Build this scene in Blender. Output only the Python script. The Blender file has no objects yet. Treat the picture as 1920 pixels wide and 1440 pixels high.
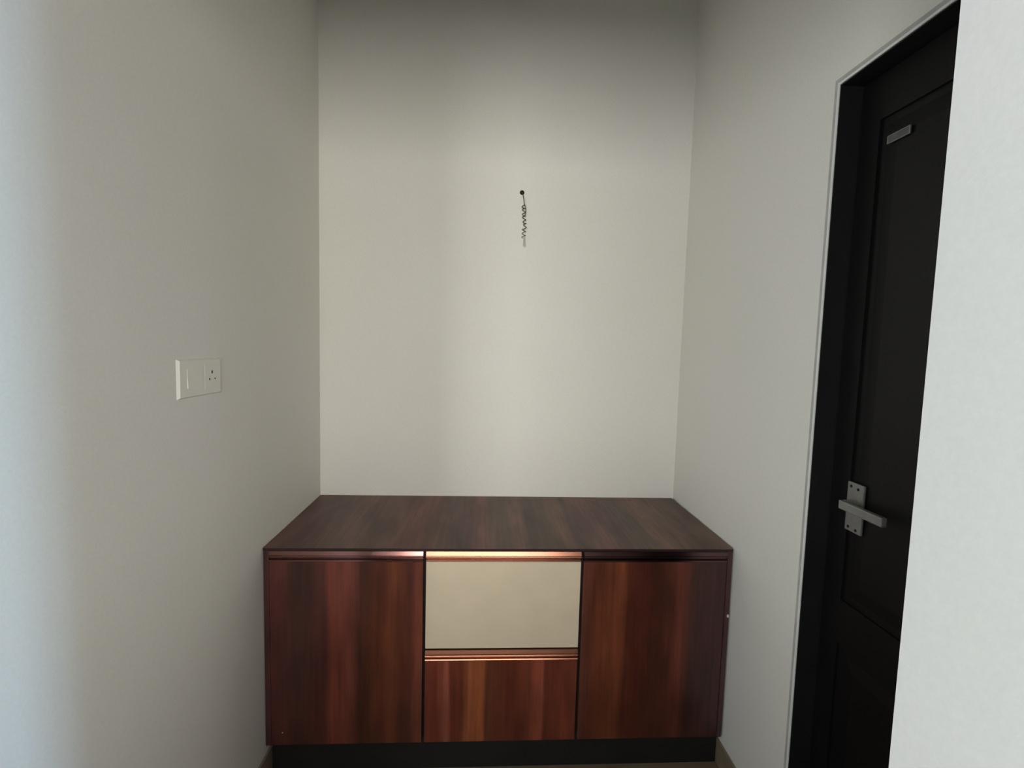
import bpy, bmesh, math, random
from mathutils import Vector, Matrix
random.seed(4)
S = bpy.context.scene
C = S.collection

# ------------------------------------------------------------------ camera, world, lights, exposure
cam_d = bpy.data.cameras.new('camera')
cam = bpy.data.objects.new('camera', cam_d)
C.objects.link(cam)
RX = Vector((0.99815453, -0.05460883, 0.02655971))
DN = Vector((0.02207695, -0.08111302, -0.99646038))
FW = Vector((0.05656988, 0.99520779, -0.07975773))
m3 = Matrix((RX, -DN, -FW)).transposed()
cam.matrix_world = Matrix.Translation((0, 0, 1.46)) @ m3.to_4x4()
cam_d.sensor_width = 36.0
cam_d.lens = 913.23 / 1920 * 36.0
cam_d.clip_start = 0.02
S.camera = cam

w = bpy.data.worlds.new('world')
S.world = w
w.use_nodes = True
w.node_tree.nodes['Background'].inputs[0].default_value = (0.55, 0.68, 0.85, 1)
w.node_tree.nodes['Background'].inputs[1].default_value = 0.3

S.view_settings.view_transform = 'Standard'
S.view_settings.look = 'None'
S.view_settings.gamma = 1
S.view_settings.use_curve_mapping = False
S.view_settings.exposure = 0.0
S.cycles.max_bounces = 10
S.cycles.diffuse_bounces = 7


def area(name, loc, rot, sx, sy, power, col):
    d = bpy.data.lights.new(name, 'AREA')
    d.shape = 'RECTANGLE'
    d.size, d.size_y, d.energy, d.color = sx, sy, power, col
    o = bpy.data.objects.new(name, d)
    o.location = loc
    o.rotation_euler = rot
    C.objects.link(o)
    return o


PI = math.pi
# daylight plus two added fills in the windows of the room behind the camera (openings built below)
area('daylight_rear', (0.19, -2.66, 1.45), (PI / 2, 0, 0), 2.10, 1.20, 98, (1.0, 0.965, 0.88))
area('daylight_rear_narrow', (-1.85, -2.66, 1.45), (PI / 2, 0, 0), 0.60, 1.20, 80, (0.97, 0.97, 0.93))
area('daylight_right', (2.66, -0.71, 0.80), (0, PI / 2, 0), 1.4, 0.30, 66, (0.42, 0.70, 1.0))
area('fill_right_far', (2.66, -1.95, 1.40), (0, PI / 2, 0), 1.0, 0.9, 20, (0.97, 0.98, 1.0))  # added to brighten the left alcove wall, no known window there
area('fill_left', (-2.66, -1.65, 1.50), (0, -PI / 2, 0), 1.6, 1.3, 27, (0.86, 0.95, 1.0))  # added to brighten the wall end and the right wall


# ------------------------------------------------------------------ materials
def nt(name):
    m = bpy.data.materials.new(name)
    m.use_nodes = True
    return m, m.node_tree.nodes, m.node_tree.links, m.node_tree.nodes['Principled BSDF']


def plain(name, col, rough=0.5, metal=0.0, var=0.06, scale=40, bump=0.0, spec=0.5):
    m, n, l, b = nt(name)
    tc = n.new('ShaderNodeTexCoord')
    no = n.new('ShaderNodeTexNoise')
    no.inputs['Scale'].default_value = scale
    no.inputs['Detail'].default_value = 5
    l.new(tc.outputs['Object'], no.inputs['Vector'])
    r = n.new('ShaderNodeValToRGB')
    r.color_ramp.elements[0].position = 0.3
    r.color_ramp.elements[1].position = 0.7
    r.color_ramp.elements[0].color = tuple(c * (1 - var) for c in col) + (1,)
    r.color_ramp.elements[1].color = tuple(min(1, c * (1 + var)) for c in col) + (1,)
    l.new(no.outputs['Fac'], r.inputs['Fac'])
    l.new(r.outputs['Color'], b.inputs['Base Color'])
    b.inputs['Roughness'].default_value = rough
    b.inputs['Metallic'].default_value = metal
    b.inputs['Specular IOR Level'].default_value = spec
    if bump:
        bp = n.new('ShaderNodeBump')
        bp.inputs['Strength'].default_value = bump
        bp.inputs['Distance'].default_value = 0.002
        l.new(no.outputs['Fac'], bp.inputs['Height'])
        l.new(bp.outputs['Normal'], b.inputs['Normal'])
    return m


def wall_paint(name, col):
    m, n, l, b = nt(name)
    tc = n.new('ShaderNodeTexCoord')
    big = n.new('ShaderNodeTexNoise')
    big.inputs['Scale'].default_value = 1.7
    big.inputs['Detail'].default_value = 3
    fine = n.new('ShaderNodeTexNoise')
    fine.inputs['Scale'].default_value = 160
    fine.inputs['Detail'].default_value = 4
    for q in (big, fine):
        l.new(tc.outputs['Object'], q.inputs['Vector'])
    r = n.new('ShaderNodeValToRGB')
    e = r.color_ramp.elements
    e[0].position, e[1].position = 0.35, 0.65
    e[0].color = (col[0] * 0.985, col[1] * 0.99, col[2] * 0.975, 1)
    e[1].color = (col[0] * 1.01, col[1] * 1.0, col[2] * 1.02, 1)
    l.new(big.outputs['Fac'], r.inputs['Fac'])
    mx = n.new('ShaderNodeMix')
    mx.data_type = 'RGBA'
    mx.blend_type = 'MULTIPLY'
    mx.inputs['Factor'].default_value = 0.10
    l.new(r.outputs['Color'], mx.inputs['A'])
    l.new(fine.outputs['Fac'], mx.inputs['B'])
    l.new(mx.outputs['Result'], b.inputs['Base Color'])
    b.inputs['Roughness'].default_value = 0.62
    b.inputs['Specular IOR Level'].default_value = 0.25
    bp = n.new('ShaderNodeBump')
    bp.inputs['Strength'].default_value = 0.18
    bp.inputs['Distance'].default_value = 0.001
    l.new(fine.outputs['Fac'], bp.inputs['Height'])
    l.new(bp.outputs['Normal'], b.inputs['Normal'])
    return m


def lam(c):      # photographed-laminate colour helper, 0-255 sRGB -> linear
    return tuple((v / 255 / 12.92) if v / 255 <= 0.04045 else ((v / 255 + 0.055) / 1.055) ** 2.4 for v in c)


def wood(name, stops, x0, x1, gain=1.0, rough=0.32, along='Z', coat=0.0, spec=0.5):
    """walnut-red laminate: broad bands across X (some are painted reflections), grain running along one axis"""
    m, n, l, b = nt(name)
    tc = n.new('ShaderNodeTexCoord')
    mp = n.new('ShaderNodeMapping')
    sc = {'Z': (3.0, 3.0, 0.9), 'Y': (3.0, 0.9, 3.0)}[along]
    mp.inputs['Scale'].default_value = sc
    l.new(tc.outputs['Object'], mp.inputs['Vector'])
    dist = n.new('ShaderNodeTexNoise')
    dist.inputs['Scale'].default_value = 1.6
    dist.inputs['Detail'].default_value = 2
    l.new(mp.outputs['Vector'], dist.inputs['Vector'])
    sx = n.new('ShaderNodeSeparateXYZ')
    l.new(tc.outputs['Object'], sx.inputs['Vector'])
    ma = n.new('ShaderNodeMath')
    ma.operation = 'MULTIPLY_ADD'
    ma.inputs[1].default_value = 0.035
    l.new(dist.outputs['Fac'], ma.inputs[0])
    l.new(sx.outputs['X'], ma.inputs[2])
    mr = n.new('ShaderNodeMapRange')
    mr.inputs['From Min'].default_value = x0 + 0.0175
    mr.inputs['From Max'].default_value = x1 + 0.0175
    l.new(ma.outputs['Value'], mr.inputs['Value'])
    r = n.new('ShaderNodeValToRGB')
    cr = r.color_ramp
    cr.interpolation = 'B_SPLINE' if False else 'LINEAR'
    while len(cr.elements) < len(stops):
        cr.elements.new(0.5)
    for e, (p, c) in zip(cr.elements, stops):
        e.position = p
    for e, (p, c) in zip(cr.elements, stops):
        e.color = tuple(min(1, v * gain) for v in lam(c)) + (1,)
    l.new(mr.outputs['Result'], r.inputs['Fac'])
    # fine grain and cloudy figure
    mp2 = n.new('ShaderNodeMapping')
    mp2.inputs['Scale'].default_value = {'Z': (90, 90, 3.5), 'Y': (90, 3.5, 90)}[along]
    l.new(tc.outputs['Object'], mp2.inputs['Vector'])
    g = n.new('ShaderNodeTexNoise')
    g.inputs['Scale'].default_value = 1.0
    g.inputs['Detail'].default_value = 6
    l.new(mp2.outputs['Vector'], g.inputs['Vector'])
    mp3 = n.new('ShaderNodeMapping')
    mp3.inputs['Scale'].default_value = {'Z': (14, 14, 4.0), 'Y': (14, 4.0, 14)}[along]
    l.new(tc.outputs['Object'], mp3.inputs['Vector'])
    g2 = n.new('ShaderNodeTexNoise')
    g2.inputs['Scale'].default_value = 1.0
    g2.inputs['Detail'].default_value = 3
    l.new(mp3.outputs['Vector'], g2.inputs['Vector'])
    last = r.outputs['Color']
    for src, lo, hi in ((g, 0.82, 1.18), (g2, 0.70, 1.30)):
        q = n.new('ShaderNodeMapRange')
        q.inputs['From Min'].default_value = 0.3
        q.inputs['From Max'].default_value = 0.7
        q.inputs['To Min'].default_value = lo
        q.inputs['To Max'].default_value = hi
        l.new(src.outputs['Fac'], q.inputs['Value'])
        vm = n.new('ShaderNodeVectorMath')
        vm.operation = 'SCALE'
        l.new(last, vm.inputs[0])
        l.new(q.outputs['Result'], vm.inputs['Scale'])
        last = vm.outputs['Vector']
    l.new(last, b.inputs['Base Color'])
    b.inputs['Roughness'].default_value = rough
    b.inputs['Specular IOR Level'].default_value = spec
    b.inputs['Coat Weight'].default_value = coat
    b.inputs['Coat Roughness'].default_value = 0.12
    return m


M = {}
M['wall'] = wall_paint('wall_paint', (0.86, 0.85, 0.80))
M['wall_cool'] = wall_paint('wall_paint_passage', (0.755, 0.77, 0.765))
M['rear'] = wall_paint('rear_wall_paint', (0.07, 0.055, 0.05))  # unseen wall, coloured dark for what the metal pulls mirror
M['ceil'] = plain('ceiling_paint', (0.55, 0.54, 0.50), 0.8, var=0.02, scale=3)
M['bead'] = plain('white_door_bead', (0.82, 0.83, 0.81), 0.4, var=0.03)
M['border'] = plain('grey_border_line', (0.46, 0.46, 0.45), 0.7, var=0.12, scale=20)
M['door'] = plain('black_door_laminate', (0.0035, 0.0035, 0.0040), 0.5, var=0.15, scale=12, spec=0.3)
M['doorframe'] = plain('black_door_frame_paint', (0.009, 0.009, 0.0095), 0.5, var=0.15, scale=12, spec=0.4)
M['steel'] = plain('dark_satin_steel', (0.30, 0.30, 0.29), 0.45, 0.6, var=0.06, scale=60)
M['dull_plate'] = plain('dull_grey_plate', (0.13, 0.13, 0.13), 0.5, 0.3, var=0.2, scale=60)
M['blackhole'] = plain('black_recess', (0.004, 0.004, 0.004), 0.8)
M['plinth'] = plain('black_plinth_board', (0.012, 0.012, 0.011), 0.5, var=0.2, scale=9)
M['cream'] = plain('cream_laminate', (0.70, 0.595, 0.45), 0.34, var=0.035, scale=9)
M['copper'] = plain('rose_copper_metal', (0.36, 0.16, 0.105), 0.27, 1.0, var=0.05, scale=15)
M['copper_left'] = plain('copper_dark_reflection_left', (0.24, 0.12, 0.11), 0.15, 1.0, var=0.05, scale=15)  # same copper, with a dark reflection painted into its colour
M['copper_right'] = plain('copper_dark_reflection_right', (0.15, 0.085, 0.09), 0.2, 1.0, var=0.05, scale=15)  # copper again, an even darker reflection put into the colour
M['skirting'] = plain('brown_skirting_tile', (0.27, 0.205, 0.145), 0.35, var=0.15, scale=9)
M['edge'] = plain('dark_edge_band', (0.018, 0.007, 0.006), 0.45, var=0.2, scale=30)
M['gap'] = plain('dark_carcass_board', (0.012, 0.004, 0.004), 0.7, var=0.1)
M['white_plastic'] = plain('white_plastic', (0.84, 0.83, 0.77), 0.5, var=0.01)
M['wire'] = plain('dark_olive_wire_insulation', (0.035, 0.032, 0.012), 0.45, var=0.2, scale=90)
M['wire2'] = plain('brown_wire_insulation', (0.10, 0.075, 0.02), 0.45, var=0.2, scale=90)
M['bare'] = plain('pale_bare_wire_strands', (0.52, 0.51, 0.43), 0.5, 0.1, var=0.15, scale=90)
M['chip'] = plain('pale_chipped_core', (0.65, 0.60, 0.50), 0.8, var=0.1)
M['frame'] = plain('window_frame_white', (0.7, 0.7, 0.68), 0.4, var=0.02)


def floor_mat():
    m, n, l, b = nt('brown_polished_floor_tile')
    tc = n.new('ShaderNodeTexCoord')
    no = n.new('ShaderNodeTexNoise')
    no.inputs['Scale'].default_value = 5
    no.inputs['Detail'].default_value = 8
    l.new(tc.outputs['Object'], no.inputs['Vector'])
    r = n.new('ShaderNodeValToRGB')
    e = r.color_ramp.elements
    e[0].position, e[1].position = 0.3, 0.72
    e[0].color = (0.16, 0.12, 0.08, 1)
    e[1].color = (0.26, 0.20, 0.14, 1)
    l.new(no.outputs['Fac'], r.inputs['Fac'])
    l.new(r.outputs['Color'], b.inputs['Base Color'])
    b.inputs['Roughness'].default_value = 0.22
    return m


M['floor'] = floor_mat()


# ------------------------------------------------------------------ mesh helpers
def box(bm, x0, x1, y0, y1, z0, z1, bev=0.0):
    r = bmesh.ops.create_cube(bm, size=1.0)
    for v in r['verts']:
        v.co = Vector(((x0 + x1) / 2 + v.co.x * (x1 - x0), (y0 + y1) / 2 + v.co.y * (y1 - y0), (z0 + z1) / 2 + v.co.z * (z1 - z0)))
    if bev:
        es = set()
        for v in r['verts']:
            es.update(v.link_edges)
        bmesh.ops.bevel(bm, geom=list(es), offset=bev, segments=2, affect='EDGES', profile=0.6)


def prism(bm, pts, a, b, axis='X'):
    """extrude a closed (u, z) outline: axis X -> (a..b, u, z); axis Y -> (u, a..b, z)"""
    def P(t, u, z):
        return (t, u, z) if axis == 'X' else (u, t, z)
    A = [bm.verts.new(P(a, u, z)) for u, z in pts]
    B = [bm.verts.new(P(b, u, z)) for u, z in pts]
    k = len(pts)
    for i in range(k):
        bm.faces.new((A[i], A[(i + 1) % k], B[(i + 1) % k], B[i]))
    bm.faces.new(A[::-1])
    bm.faces.new(B)


def cyl(bm, c, r, d, axis, seg=24, r2=None):
    mt = {'X': Matrix.Rotation(PI / 2, 4, 'Y'), 'Y': Matrix.Rotation(PI / 2, 4, 'X'), 'Z': Matrix.Identity(4)}[axis]
    bmesh.ops.create_cone(bm, cap_ends=True, segments=seg, radius1=r, radius2=r if r2 is None else r2, depth=d,
                          matrix=Matrix.Translation(c) @ mt)


def tube(bm, pts, r, seg=8):
    rings = []
    n = len(pts)
    up = Vector((0, 1, 0))
    for i, p in enumerate(pts):
        t = (Vector(pts[min(i + 1, n - 1)]) - Vector(pts[max(i - 1, 0)])).normalized()
        a = t.cross(up)
        if a.length < 1e-4:
            a = t.cross(Vector((1, 0, 0)))
        a.normalize()
        b = t.cross(a)
        rings.append([bm.verts.new(Vector(p) + r * (math.cos(2 * PI * k / seg) * a + math.sin(2 * PI * k / seg) * b)) for k in range(seg)])
    for i in range(n - 1):
        for k in range(seg):
            bm.faces.new((rings[i][k], rings[i][(k + 1) % seg], rings[i + 1][(k + 1) % seg], rings[i + 1][k]))
    bm.faces.new(rings[0][::-1])
    bm.faces.new(rings[-1])


def obj(name, bm, mat, parent=None, smooth=False, label=None):
    bmesh.ops.recalc_face_normals(bm, faces=bm.faces)
    me = bpy.data.meshes.new(name)
    bm.to_mesh(me)
    bm.free()
    me.materials.append(mat)
    if smooth:
        for p in me.polygons:
            p.use_smooth = True
    o = bpy.data.objects.new(name, me)
    C.objects.link(o)
    if parent is not None:
        o.parent = parent
        o.matrix_parent_inverse = Matrix.Translation(parent.location).inverted()
    if label:
        o['label'] = label
    return o


def bx(name, dims, mat, parent=None, bev=0.0, label=None):
    bm = bmesh.new()
    for d in (dims if isinstance(dims, list) else [dims]):
        box(bm, *d, bev=bev)
    return obj(name, bm, mat, parent, label=label)


def struct(o, label=None):
    o['kind'] = 'structure'
    if label:
        o['label'] = label
    return o


def thing(name, loc, label, cat):
    o = bpy.data.objects.new(name, None)
    o.location = loc
    o.empty_display_size = 0.05
    C.objects.link(o)
    o['label'] = label
    o['category'] = cat
    return o


# ------------------------------------------------------------------ room shell
XL, XR, YB = -0.7392, 0.9112, 2.2295        # alcove faces
FZ = -0.089                                 # floor level
CEIL = 3.35
PX, PY = 0.428, 0.45                        # corner of the wall end beside the door
struct(bx('floor', (-2.7, 2.7, -2.75, YB + 0.12, FZ - 0.1, FZ), M['floor']), 'brown polished floor in front of the cabinet')
struct(bx('ceiling', (-2.7, 2.7, -2.75, YB + 0.12, CEIL, CEIL + 0.1), M['ceil']), 'off-white ceiling above the alcove')

# back wall with a drilled conduit hole
HX, HZ, HR = 0.1492, 2.1391, 0.0105
bm = bmesh.new()
xs = (XL - 0.12, XR + 0.02)
seg = 24
ring = [(HX + HR * math.cos(2 * PI * k / seg), HZ + HR * math.sin(2 * PI * k / seg)) for k in range(seg)]
sq = []
for k in range(seg):
    c, s = math.cos(2 * PI * k / seg), math.sin(2 * PI * k / seg)
    mxx = max(abs(c), abs(s))
    sq.append((HX + 0.05 * c / mxx, HZ + 0.05 * s / mxx))
vi = [bm.verts.new((x, YB, z)) for x, z in ring]
vo = [bm.verts.new((x, YB, z)) for x, z in sq]
vd = [bm.verts.new((x, YB + 0.05, z)) for x, z in ring]
for k in range(seg):
    j = (k + 1) % seg
    bm.faces.new((vi[k], vi[j], vo[j], vo[k]))
    bm.faces.new((vi[k], vi[j], vd[j], vd[k]))
bm.faces.new(vd)
for (a, b_, c_, d_) in ((xs[0], HX - 0.05, FZ, CEIL), (HX + 0.05, xs[1], FZ, CEIL), (HX - 0.05, HX + 0.05, FZ, HZ - 0.05), (HX - 0.05, HX + 0.05, HZ + 0.05, CEIL)):
    bm.faces.new([bm.verts.new(p) for p in ((a, YB, c_), (b_, YB, c_), (b_, YB, d_), (a, YB, d_))])
for (x0, x1, y0, y1, z0, z1) in ((xs[0], xs[1], YB + 0.06, YB + 0.12, FZ, CEIL),):
    box(bm, x0, x1, y0, y1, z0, z1)
wb = struct(obj('wall_back', bm, M['wall']), 'off-white painted back wall of the alcove')
# make sure the visible face points into the room
for p in wb.data.polygons:
    pass

struct(bx('wall_left', (XL - 0.12, XL, PY - 0.10, YB + 0.06, FZ, CEIL), M['wall']), 'off-white alcove wall on the left with the switch plate')

# right wall: pieces round the door opening
DY0, DY1, DZ = 0.50, 1.283, 2.160           # clear edge of the dark frame
bo = 0.018                                   # bead + border width round the opening
bm = bmesh.new()
box(bm, XR, XR + 0.14, DY1 + bo, YB + 0.06, FZ, CEIL)
box(bm, XR, XR + 0.14, PY, DY1 + bo, DZ + bo, CEIL)
box(bm, XR, XR + 0.14, PY, DY0, FZ, DZ + bo)
struct(obj('wall_right', bm, M['wall']), 'off-white alcove wall on the right holding the black door')

# thin bead and border line round the door opening
t = struct(bx('trim_1', [(XR - 0.0025, XR + 0.05, DY1, DY1 + 0.006, FZ, DZ + 0.006), (XR - 0.0025, XR + 0.05, DY0, DY1, DZ, DZ + 0.006)], M['bead']),
           'thin white bead round the black door frame')
bx('border_line', [(XR - 0.0008, XR + 0.05, DY1 + 0.006, DY1 + bo, FZ, DZ + bo), (XR - 0.0008, XR + 0.05, DY0, DY1 + 0.006, DZ + 0.006, DZ + bo)],
   M['border'], t, label='grey border line outside the bead')

# brown tile skirting along both alcove walls
struct(bx('baseboard_left', (XL, XL + 0.008, PY - 0.14, YB - 0.002, FZ, 0.004), M['skirting']), 'brown tile skirting at the foot of the left wall')
struct(bx('baseboard_right', (XR - 0.008, XR, DY1 + bo, YB - 0.002, FZ, 0.003), M['skirting']), 'brown tile skirting at the foot of the right wall')

# wall end beside the door (nearer than the door, hides its hinge side)
struct(bx('wall_pier_right', (PX, 2.70, PY - 0.14, PY, FZ, CEIL), M['wall_cool']), 'pale grey wall end at the right, in front of the door')
struct(bx('wall_pier_left', (-2.70, XL - 0.12, PY - 0.14, PY, FZ, CEIL), M['wall_cool']), 'wall beside the alcove on the left, outside the picture')
struct(bx('wall_header', (XL - 0.12, PX, PY - 0.14, PY, 2.17, CEIL), M['wall_cool']), 'lintel above the alcove mouth, outside the picture')
# closing wall behind the door (dark passage)
struct(bx('wall_passage', [(XR + 0.14, XR + 0.30, PY, YB + 0.06, FZ, CEIL)], M['wall']), 'wall behind the closed black door')


def wall_with_window(name, axis, pos, t_, a0, a1, wins, mat, label):
    """wall on a plane axis=pos (thickness t_), spanning a0..a1, with window openings (u0,u1,z0,z1)"""
    bm = bmesh.new()

    def b(u0, u1, z0, z1):
        if u1 - u0 < 1e-4 or z1 - z0 < 1e-4:
            return
        lo, hi = min(pos, pos + t_), max(pos, pos + t_)
        if axis == 'Y':
            box(bm, u0, u1, lo, hi, z0, z1)
        else:
            box(bm, lo, hi, u0, u1, z0, z1)
    cur = a0
    for (u0, u1, z0, z1) in sorted(wins):
        b(cur, u0, FZ, CEIL)
        b(u0, u1, FZ, z0)
        b(u0, u1, z1, CEIL)
        cur = u1
    b(cur, a1, FZ, CEIL)
    return struct(obj(name, bm, mat), label)


def win_frame(name, axis, pos, u0, u1, z0, z1, nv):
    fr = 0.02
    pcs = [(u0, u0 + fr, z0, z1), (u1 - fr, u1, z0, z1), (u0, u1, z0, z0 + fr), (u0, u1, z1 - fr, z1)]
    for k in range(1, nv):
        c = u0 + (u1 - u0) * k / nv
        pcs.append((c - 0.015, c + 0.015, z0 + fr, z1 - fr))
    bm = bmesh.new()
    for a, b_, c_, d_ in pcs:
        if axis == 'Y':
            box(bm, a, b_, pos - 0.02, pos + 0.02, c_, d_)
        else:
            box(bm, pos - 0.02, pos + 0.02, a, b_, c_, d_)
    return struct(obj(name, bm, M['frame']), 'window frame in the room behind the camera')


wall_with_window('wall_rear', 'Y', -2.60, -0.12, -2.70, 2.70, [(-0.86, 1.24, 0.85, 2.05), (-2.15, -1.55, 0.85, 2.05)], M['rear'], 'dark wall behind the camera with two windows')
wall_with_window('wall_room_right', 'X', 2.60, 0.12, -2.60, PY - 0.14, [(-0.86, -0.56, 0.10, 1.50), (-2.40, -1.50, 0.90, 2.30)], M['wall_cool'], 'wall of the room on the far right, outside the picture')
wall_with_window('wall_room_left', 'X', -2.60, -0.12, -2.60, PY - 0.14, [(-2.30, -1.00, 0.70, 2.40)], M['wall_cool'], 'wall of the room on the far left, outside the picture')
win_frame('window_1', 'Y', -2.63, -0.86, 1.24, 0.85, 2.05, 3)
win_frame('window_2', 'Y', -2.63, -2.15, -1.55, 0.85, 2.05, 1)
win_frame('window_3', 'X', 2.63, -0.86, -0.56, 0.10, 1.50, 1)
win_frame('window_fill_right', 'X', 2.63, -2.40, -1.50, 0.90, 2.30, 1)  # opening added for the far right fill
win_frame('window_fill_left', 'X', -2.63, -2.30, -1.00, 0.70, 2.40, 1)  # opening added for the left fill

struct(bx('wall_shade_added', (-1.3, 1.5, -0.95, -0.83, FZ, 0.95), M['rear']), 'unseen low blocker added behind the camera to shade the lower walls')  # added out of view to darken lower walls and cabinet front

# ------------------------------------------------------------------ black door in the right wall
DX = XR + 0.060                               # face of the leaf
d = bpy.data.objects.new('door_1', None)
d.location = (DX, (DY0 + DY1) / 2, FZ)
C.objects.link(d)
d['kind'] = 'structure'
d['label'] = 'black panelled door with satin steel lever handle in the right wall'
bx('door_frame', [(XR + 0.0005, XR + 0.13, DY1 - 0.003, DY1, FZ, DZ), (XR + 0.0005, XR + 0.13, DY0, DY1 - 0.003, DZ - 0.003, DZ),
                  (XR + 0.0005, XR + 0.13, DY0, DY0 + 0.003, FZ, DZ - 0.003)], M['doorframe'], d)
# leaf: stiles, rails and sunk panels as one slab with real depth
LY0, LY1, LZ0, LZ1 = DY0 + 0.006, DY1 - 0.006, FZ + 0.006, DZ - 0.006
bm = bmesh.new()
T = 0.038
box(bm, DX + 0.007, DX + T, LY0, LY1, LZ0, LZ1)
sw = 0.065
for (a, b_, c_, e_) in ((LY0, LY0 + sw, LZ0, LZ1), (LY1 - sw, LY1, LZ0, LZ1), (LY0 + sw, LY1 - sw, LZ0, 0.11),
                        (LY0 + sw, LY1 - sw, LZ1 - 0.11, LZ1), (LY0 + sw, LY1 - sw, 0.68, 0.80)):
    box(bm, DX, DX + 0.007, a, b_, c_, e_)
leaf = obj('door_leaf', bm, M['door'], d)
for (c_, e_) in ((0.11, 0.68), (0.80, LZ1 - 0.11)):
    bm = bmesh.new()
    i0, i1 = LY0 + sw, LY1 - sw
    # raised field with sloping margins
    v0 = [(DX + 0.007, y, z) for y, z in ((i0 + 0.02, c_ + 0.02), (i1 - 0.02, c_ + 0.02), (i1 - 0.02, e_ - 0.02), (i0 + 0.02, e_ - 0.02))]
    v1 = [(DX + 0.003, y, z) for y, z in ((i0 + 0.055, c_ + 0.055), (i1 - 0.055, c_ + 0.055), (i1 - 0.055, e_ - 0.055), (i0 + 0.055, e_ - 0.055))]
    A = [bm.verts.new(v) for v in v0]
    B = [bm.verts.new(v) for v in v1]
    for i in range(4):
        bm.faces.new((A[i], A[(i + 1) % 4], B[(i + 1) % 4], B[i]))
    bm.faces.new(B)
    bm.faces.new(A[::-1])
    obj('raised_panel', bm, M['door'], leaf)

# lever set: two square-ended back plates, hub and long straight lever
bm = bmesh.new()
box(bm, DX - 0.007, DX, 1.1560, 1.2110, 0.997, 1.127, bev=0.0025)
pl = obj('back_plate', bm, M['steel'], d, label='upright satin steel back plate')
for y, z in ((1.198, 1.116), (1.174, 1.113), (1.198, 1.008), (1.172, 1.006)):
    bm = bmesh.new()
    cyl(bm, (DX - 0.0072, y, z), 0.0038, 0.0012, 'X', 16)
    obj('screw', bm, M['blackhole'], pl, label='dark screw head')
bm = bmesh.new()
cyl(bm, (DX - 0.022, 1.178, 1.0725), 0.0125, 0.032, 'X', 24)
obj('lever_hub', bm, M['steel'], d, smooth=False)
bm = bmesh.new()
box(bm, DX - 0.048, DX - 0.034, 1.048, 1.186, 1.0610, 1.0835, bev=0.0025)
obj('lever', bm, M['steel'], d, label='long straight lever crossing the plate')
# small engraved plate high on the door
bm = bmesh.new()
box(bm, DX - 0.0025, DX, 1.116, 1.181, 1.9720, 1.9915)
npl = obj('name_plate', bm, M['dull_plate'], d, label='small grey name plate high on the door')
bx('plate_rim', [(DX - 0.0035, DX - 0.0025, 1.116, 1.181, 1.9720, 1.9738), (DX - 0.0035, DX - 0.0025, 1.116, 1.181, 1.9897, 1.9915),
                 (DX - 0.0035, DX - 0.0025, 1.116, 1.119, 1.9738, 1.9897), (DX - 0.0035, DX - 0.0025, 1.178, 1.181, 1.9738, 1.9897)], M['steel'], npl)

# ------------------------------------------------------------------ cabinet
YF, YK, H = 1.6454, 1.5838, 0.7526
KX = 0.004
CX0, CX1 = XL + 0.002, XR - 0.010
KY = YF + 0.035                                # plinth set back under the fronts
cab = thing('cabinet', ((CX0 + CX1) / 2, (YF + YB) / 2, FZ),
            'low reddish brown wood laminate cabinet with cream centre panel, filling the alcove', 'cabinet')

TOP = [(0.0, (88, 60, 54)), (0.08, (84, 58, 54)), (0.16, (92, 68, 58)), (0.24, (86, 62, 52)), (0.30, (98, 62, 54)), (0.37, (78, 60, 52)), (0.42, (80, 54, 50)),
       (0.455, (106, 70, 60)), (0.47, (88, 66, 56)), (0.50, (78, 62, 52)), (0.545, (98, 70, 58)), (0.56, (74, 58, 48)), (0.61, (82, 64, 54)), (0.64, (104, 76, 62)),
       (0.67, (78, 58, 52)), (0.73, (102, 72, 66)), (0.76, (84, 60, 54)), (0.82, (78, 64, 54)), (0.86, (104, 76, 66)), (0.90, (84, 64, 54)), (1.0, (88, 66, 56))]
LEFT = [(0.0, (70, 34, 32)), (0.10, (70, 37, 32)), (0.17, (54, 32, 27)), (0.30, (66, 34, 29)), (0.355, (68, 35, 29)), (0.395, (98, 48, 37)), (0.50, (96, 49, 40)),  # laminate bands, the lighter ones include painted window reflections
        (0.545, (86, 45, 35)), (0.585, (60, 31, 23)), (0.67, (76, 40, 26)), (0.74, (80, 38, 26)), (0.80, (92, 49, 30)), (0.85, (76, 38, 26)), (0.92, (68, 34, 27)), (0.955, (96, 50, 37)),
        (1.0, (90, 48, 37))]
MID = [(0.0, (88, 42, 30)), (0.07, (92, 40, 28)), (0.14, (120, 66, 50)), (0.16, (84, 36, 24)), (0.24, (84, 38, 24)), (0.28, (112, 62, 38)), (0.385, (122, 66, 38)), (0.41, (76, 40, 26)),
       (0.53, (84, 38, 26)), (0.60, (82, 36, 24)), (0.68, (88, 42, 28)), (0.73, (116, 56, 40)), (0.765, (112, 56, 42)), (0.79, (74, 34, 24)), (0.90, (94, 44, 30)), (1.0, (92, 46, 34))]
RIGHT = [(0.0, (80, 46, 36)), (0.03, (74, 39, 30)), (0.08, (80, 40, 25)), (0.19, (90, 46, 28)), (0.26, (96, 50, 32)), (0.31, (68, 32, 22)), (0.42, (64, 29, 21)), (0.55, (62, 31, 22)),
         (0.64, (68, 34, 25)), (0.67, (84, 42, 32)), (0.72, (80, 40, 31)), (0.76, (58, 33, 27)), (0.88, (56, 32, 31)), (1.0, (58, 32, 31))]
GW = 1.5
bx('carcass', [(CX0 + 0.018, CX1 - 0.018, YF + 0.020, YB - 0.002, 0.041, 0.7430)], M['gap'], cab, label='dark inner carcass')
bx('side_panel', (CX0, CX0 + 0.018, YF, YB - 0.002, 0.036, 0.7440), wood('side_wood_left', [(0, (60, 34, 34)), (1, (66, 38, 36))], CX0, CX0 + 0.02, GW), cab, bev=0.0006)
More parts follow.
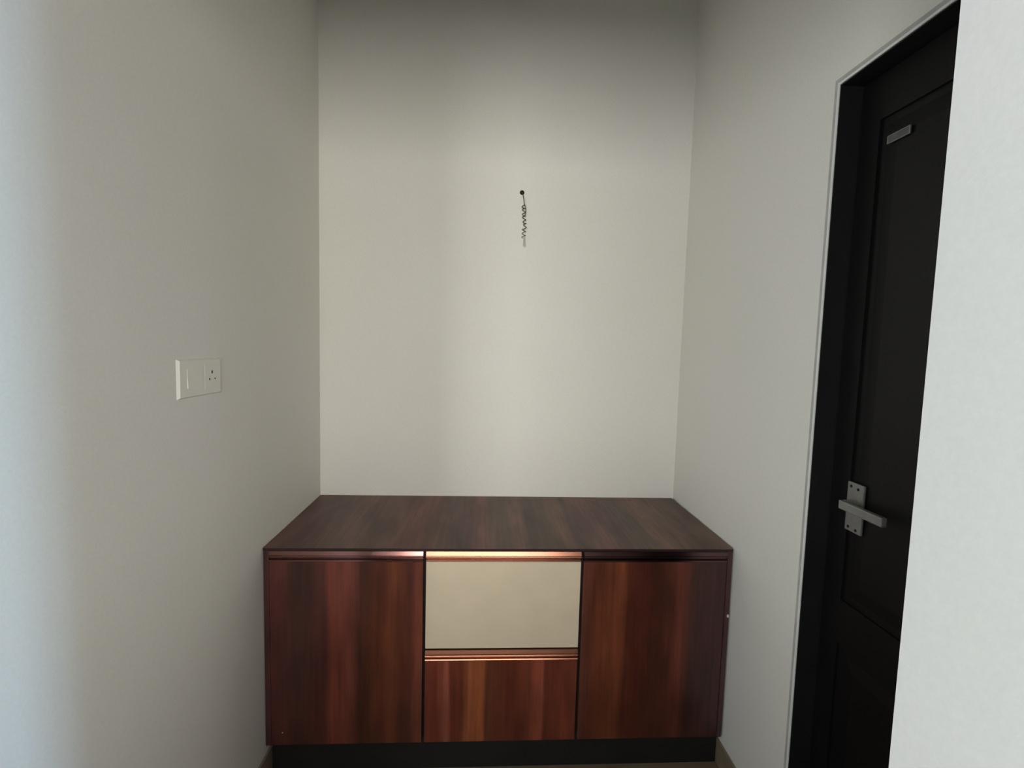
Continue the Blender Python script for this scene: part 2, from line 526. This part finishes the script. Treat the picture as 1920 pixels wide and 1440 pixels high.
bx('side_panel', (CX1 - 0.016, CX1, YF, YB - 0.002, 0.036, 0.7440), wood('side_wood_right', [(0, (56, 34, 36)), (1, (60, 36, 36))], CX1 - 0.02, CX1, GW), cab, bev=0.0006)
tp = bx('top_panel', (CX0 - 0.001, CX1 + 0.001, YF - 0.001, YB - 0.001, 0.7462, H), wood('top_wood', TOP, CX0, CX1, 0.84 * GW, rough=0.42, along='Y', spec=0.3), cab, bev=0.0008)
bx('edge_band', (CX0, CX1, YF - 0.0016, YF - 0.001, 0.7425, 0.7512), M['edge'], tp, label='dark edge band under the top')
bx('plinth', (CX0 + 0.009, CX1 - 0.001, YF + 0.030, YF + 0.048, FZ, 0.040), M['plinth'], cab, label='black recessed plinth')


def strip(x0, x1, ztop, h, parent, label=None, mat='copper'):
    """extruded aluminium pull profile: sloping band, groove, small lower lip"""
    y = YF
    s = h / 0.037
    pts = [(y + 0.016, ztop), (y + 0.0015, ztop), (y - 0.0005, ztop - 0.0015 * s), (y - 0.0044, ztop - 0.0135 * s), (y - 0.0020, ztop - 0.0145 * s), (y - 0.0024, ztop - 0.0160 * s), (y - 0.0052, ztop - 0.0166 * s), (y - 0.0064, ztop - 0.0196 * s), (y - 0.0066, ztop - 0.0200 * s),
           (y - 0.0052, ztop - 0.0212 * s), (y + 0.006, ztop - 0.0216 * s), (y + 0.006, ztop - 0.0318 * s), (y - 0.0020, ztop - 0.0322 * s),
           (y - 0.0036, ztop - 0.0355 * s), (y - 0.0036, ztop - 0.0368 * s), (y + 0.016, ztop - 0.0370 * s)]
    bm = bmesh.new()
    prism(bm, pts, x0, x1, 'X')
    return obj('handle_strip', bm, M[mat], parent, label=label)


XA, XB_, XC, XD = -0.1975, -0.1875, 0.3545, 0.3645
ZT = 0.7422
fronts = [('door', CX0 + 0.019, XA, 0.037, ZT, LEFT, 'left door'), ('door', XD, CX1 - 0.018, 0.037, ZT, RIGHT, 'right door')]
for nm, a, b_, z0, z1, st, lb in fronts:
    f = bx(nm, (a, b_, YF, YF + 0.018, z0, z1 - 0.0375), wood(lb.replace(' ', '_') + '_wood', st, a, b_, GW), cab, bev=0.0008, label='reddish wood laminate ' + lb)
    strip(a, b_, z1, 0.037, f, 'copper metal pull with dark reflection painted in, along the top edge', 'copper_left' if 'left' in lb else 'copper_right')
f = bx('drawer', (XB_, XC, YF, YF + 0.018, 0.3880, ZT - 0.0375), M['cream'], cab, bev=0.0008, label='cream laminate centre drawer front')
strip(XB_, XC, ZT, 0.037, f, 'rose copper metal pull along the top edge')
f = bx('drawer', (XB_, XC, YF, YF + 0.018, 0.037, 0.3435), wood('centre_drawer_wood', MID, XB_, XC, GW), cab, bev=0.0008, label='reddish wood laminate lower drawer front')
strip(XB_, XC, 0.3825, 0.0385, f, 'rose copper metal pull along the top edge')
# small damage
bm = bmesh.new()
prism(bm, [(YF - 0.0012, 0.497), (YF + 0.004, 0.497), (YF + 0.004, 0.512), (YF - 0.0012, 0.507)], CX1 - 0.006, CX1 + 0.0012, 'X')
obj('chipped_edge', bm, M['chip'], cab, label='pale chip on the right side edge')
bm = bmesh.new()
cyl(bm, (-0.680, YF - 0.0003, 0.083), 0.0022, 0.0008, 'Y', 10)
obj('scuff_mark', bm, M['chip'], cab, label='tiny pale scuff low on the left door')

# ------------------------------------------------------------------ switch and socket plate on the left wall
sp = thing('switch_plate', (XL, 1.30, 1.355), 'white switch and three-pin socket plate on the left alcove wall', 'socket')
bm = bmesh.new()
py0, py1, pz0, pz1 = 1.2085, 1.402, 1.306, 1.404
A = [bm.verts.new((XL, y, z)) for y, z in ((py0, pz0), (py1, pz0), (py1, pz1), (py0, pz1))]
B = [bm.verts.new((XL + 0.0055, y, z)) for y, z in ((py0 + 0.0065, pz0 + 0.004), (py1 - 0.006, pz0 + 0.004), (py1 - 0.006, pz1 - 0.004), (py0 + 0.0065, pz1 - 0.004))]
for i in range(4):
    bm.faces.new((A[i], A[(i + 1) % 4], B[(i + 1) % 4], B[i]))
bm.faces.new(B)
obj('face_plate', bm, M['white_plastic'], sp)
bm = bmesh.new()
prism(bm, [(XL + 0.0055, 1.331), (XL + 0.0072, 1.331), (XL + 0.0058, 1.3795), (XL + 0.0055, 1.3795)], 1.244, 1.309, 'Y')
obj('rocker_switch', bm, M['white_plastic'], sp)
so = bx('socket', (XL + 0.0050, XL + 0.0060, 1.319, 1.387, 1.322, 1.388), M['white_plastic'], sp, bev=0.0004)
for y, z, ry, rz in ((1.3530, 1.3665, 0.0026, 0.0044), (1.3405, 1.3480, 0.0024, 0.0030), (1.3665, 1.3480, 0.0020, 0.0022)):
    bm = bmesh.new()
    cyl(bm, (XL + 0.0062, y, z), 1.0, 0.0008, 'X', 16)
    for v in bm.verts:
        v.co.y = y + (v.co.y - y) * ry
        v.co.z = z + (v.co.z - z) * rz
    obj('pin_hole', bm, M['blackhole'], so)

# ------------------------------------------------------------------ coiled wire hanging from the hole in the back wall
wr = thing('hanging_wire', (HX, YB, HZ), 'thin dark coiled electric wire hanging from a small hole in the back wall', 'wire')
bm = bmesh.new()
cyl(bm, (HX, YB + 0.020, HZ), HR - 0.0004, 0.036, 'Y', 24)
obj('conduit', bm, M['blackhole'], wr, label='black conduit end in the hole')
k = 0.00244                                                    # metres per photo pixel on the back wall


def wp(u, v, y):
    return (HX + (u - 979) * k + 0.0006 * (v - 361) / 10, YB - y, HZ - (v - 361) * k)


bm = bmesh.new()
tube(bm, [(HX, YB + 0.01, HZ), wp(979.4, 362, 0.004), wp(980.5, 367, 0.009), wp(981.8, 374, 0.010), wp(982.5, 382, 0.009), wp(983.5, 385, 0.009)], 0.0017)
obj('lead', bm, M['wire'], wr, smooth=True)
pts = []
N = 150
turns = 6.5
for i in range(N + 1):
    t_ = i / N
    v = 384 + 44 * t_
    a = 2 * PI * turns * t_ + 0.6
    r = 3.1 - 0.8 * t_
    u = 981.4 + 2.6 * t_ + r * math.cos(a) + 0.4 * math.sin(9 * t_)
    q = wp(u, v + 0.9 * math.sin(a * 0.5), 0.0105 + r * k * 0.9 * math.sin(a))
    pts.append(q)
bm = bmesh.new()
tube(bm, pts, 0.0019, 6)
obj('coiled_strand', bm, M['wire'], wr, smooth=True)
bm = bmesh.new()
tube(bm, [wp(983.5, 384, 0.010), wp(985.2, 388, 0.011), wp(985.4, 393, 0.0115), wp(985.2, 398, 0.011), wp(984.0, 403, 0.010)], 0.0016)
obj('straight_strand', bm, M['wire2'], wr, smooth=True)
pts = []
for i in range(60):
    t_ = i / 59
    a = 2 * PI * 2.3 * t_ + 2.2
    pts.append(wp(982.6 - 1.0 * t_ + 3.2 * math.cos(a), 427 + 16 * t_, 0.010 + 0.007 * math.sin(a)))
bm = bmesh.new()
tube(bm, pts, 0.0014, 6)
obj('coil_end', bm, M['wire'], wr, smooth=True)
for j in range(7):
    bm = bmesh.new()
    u0 = 981.5 + 0.5 * j
    tube(bm, [wp(u0, 441, 0.006), wp(u0 + 0.3 * math.sin(j), 449, 0.005 + 0.0005 * j), wp(u0 - 0.9 + 0.45 * j, 458 + (j % 3), 0.006)], 0.0007, 5)
    obj('bare_strand', bm, M['bare'], wr)
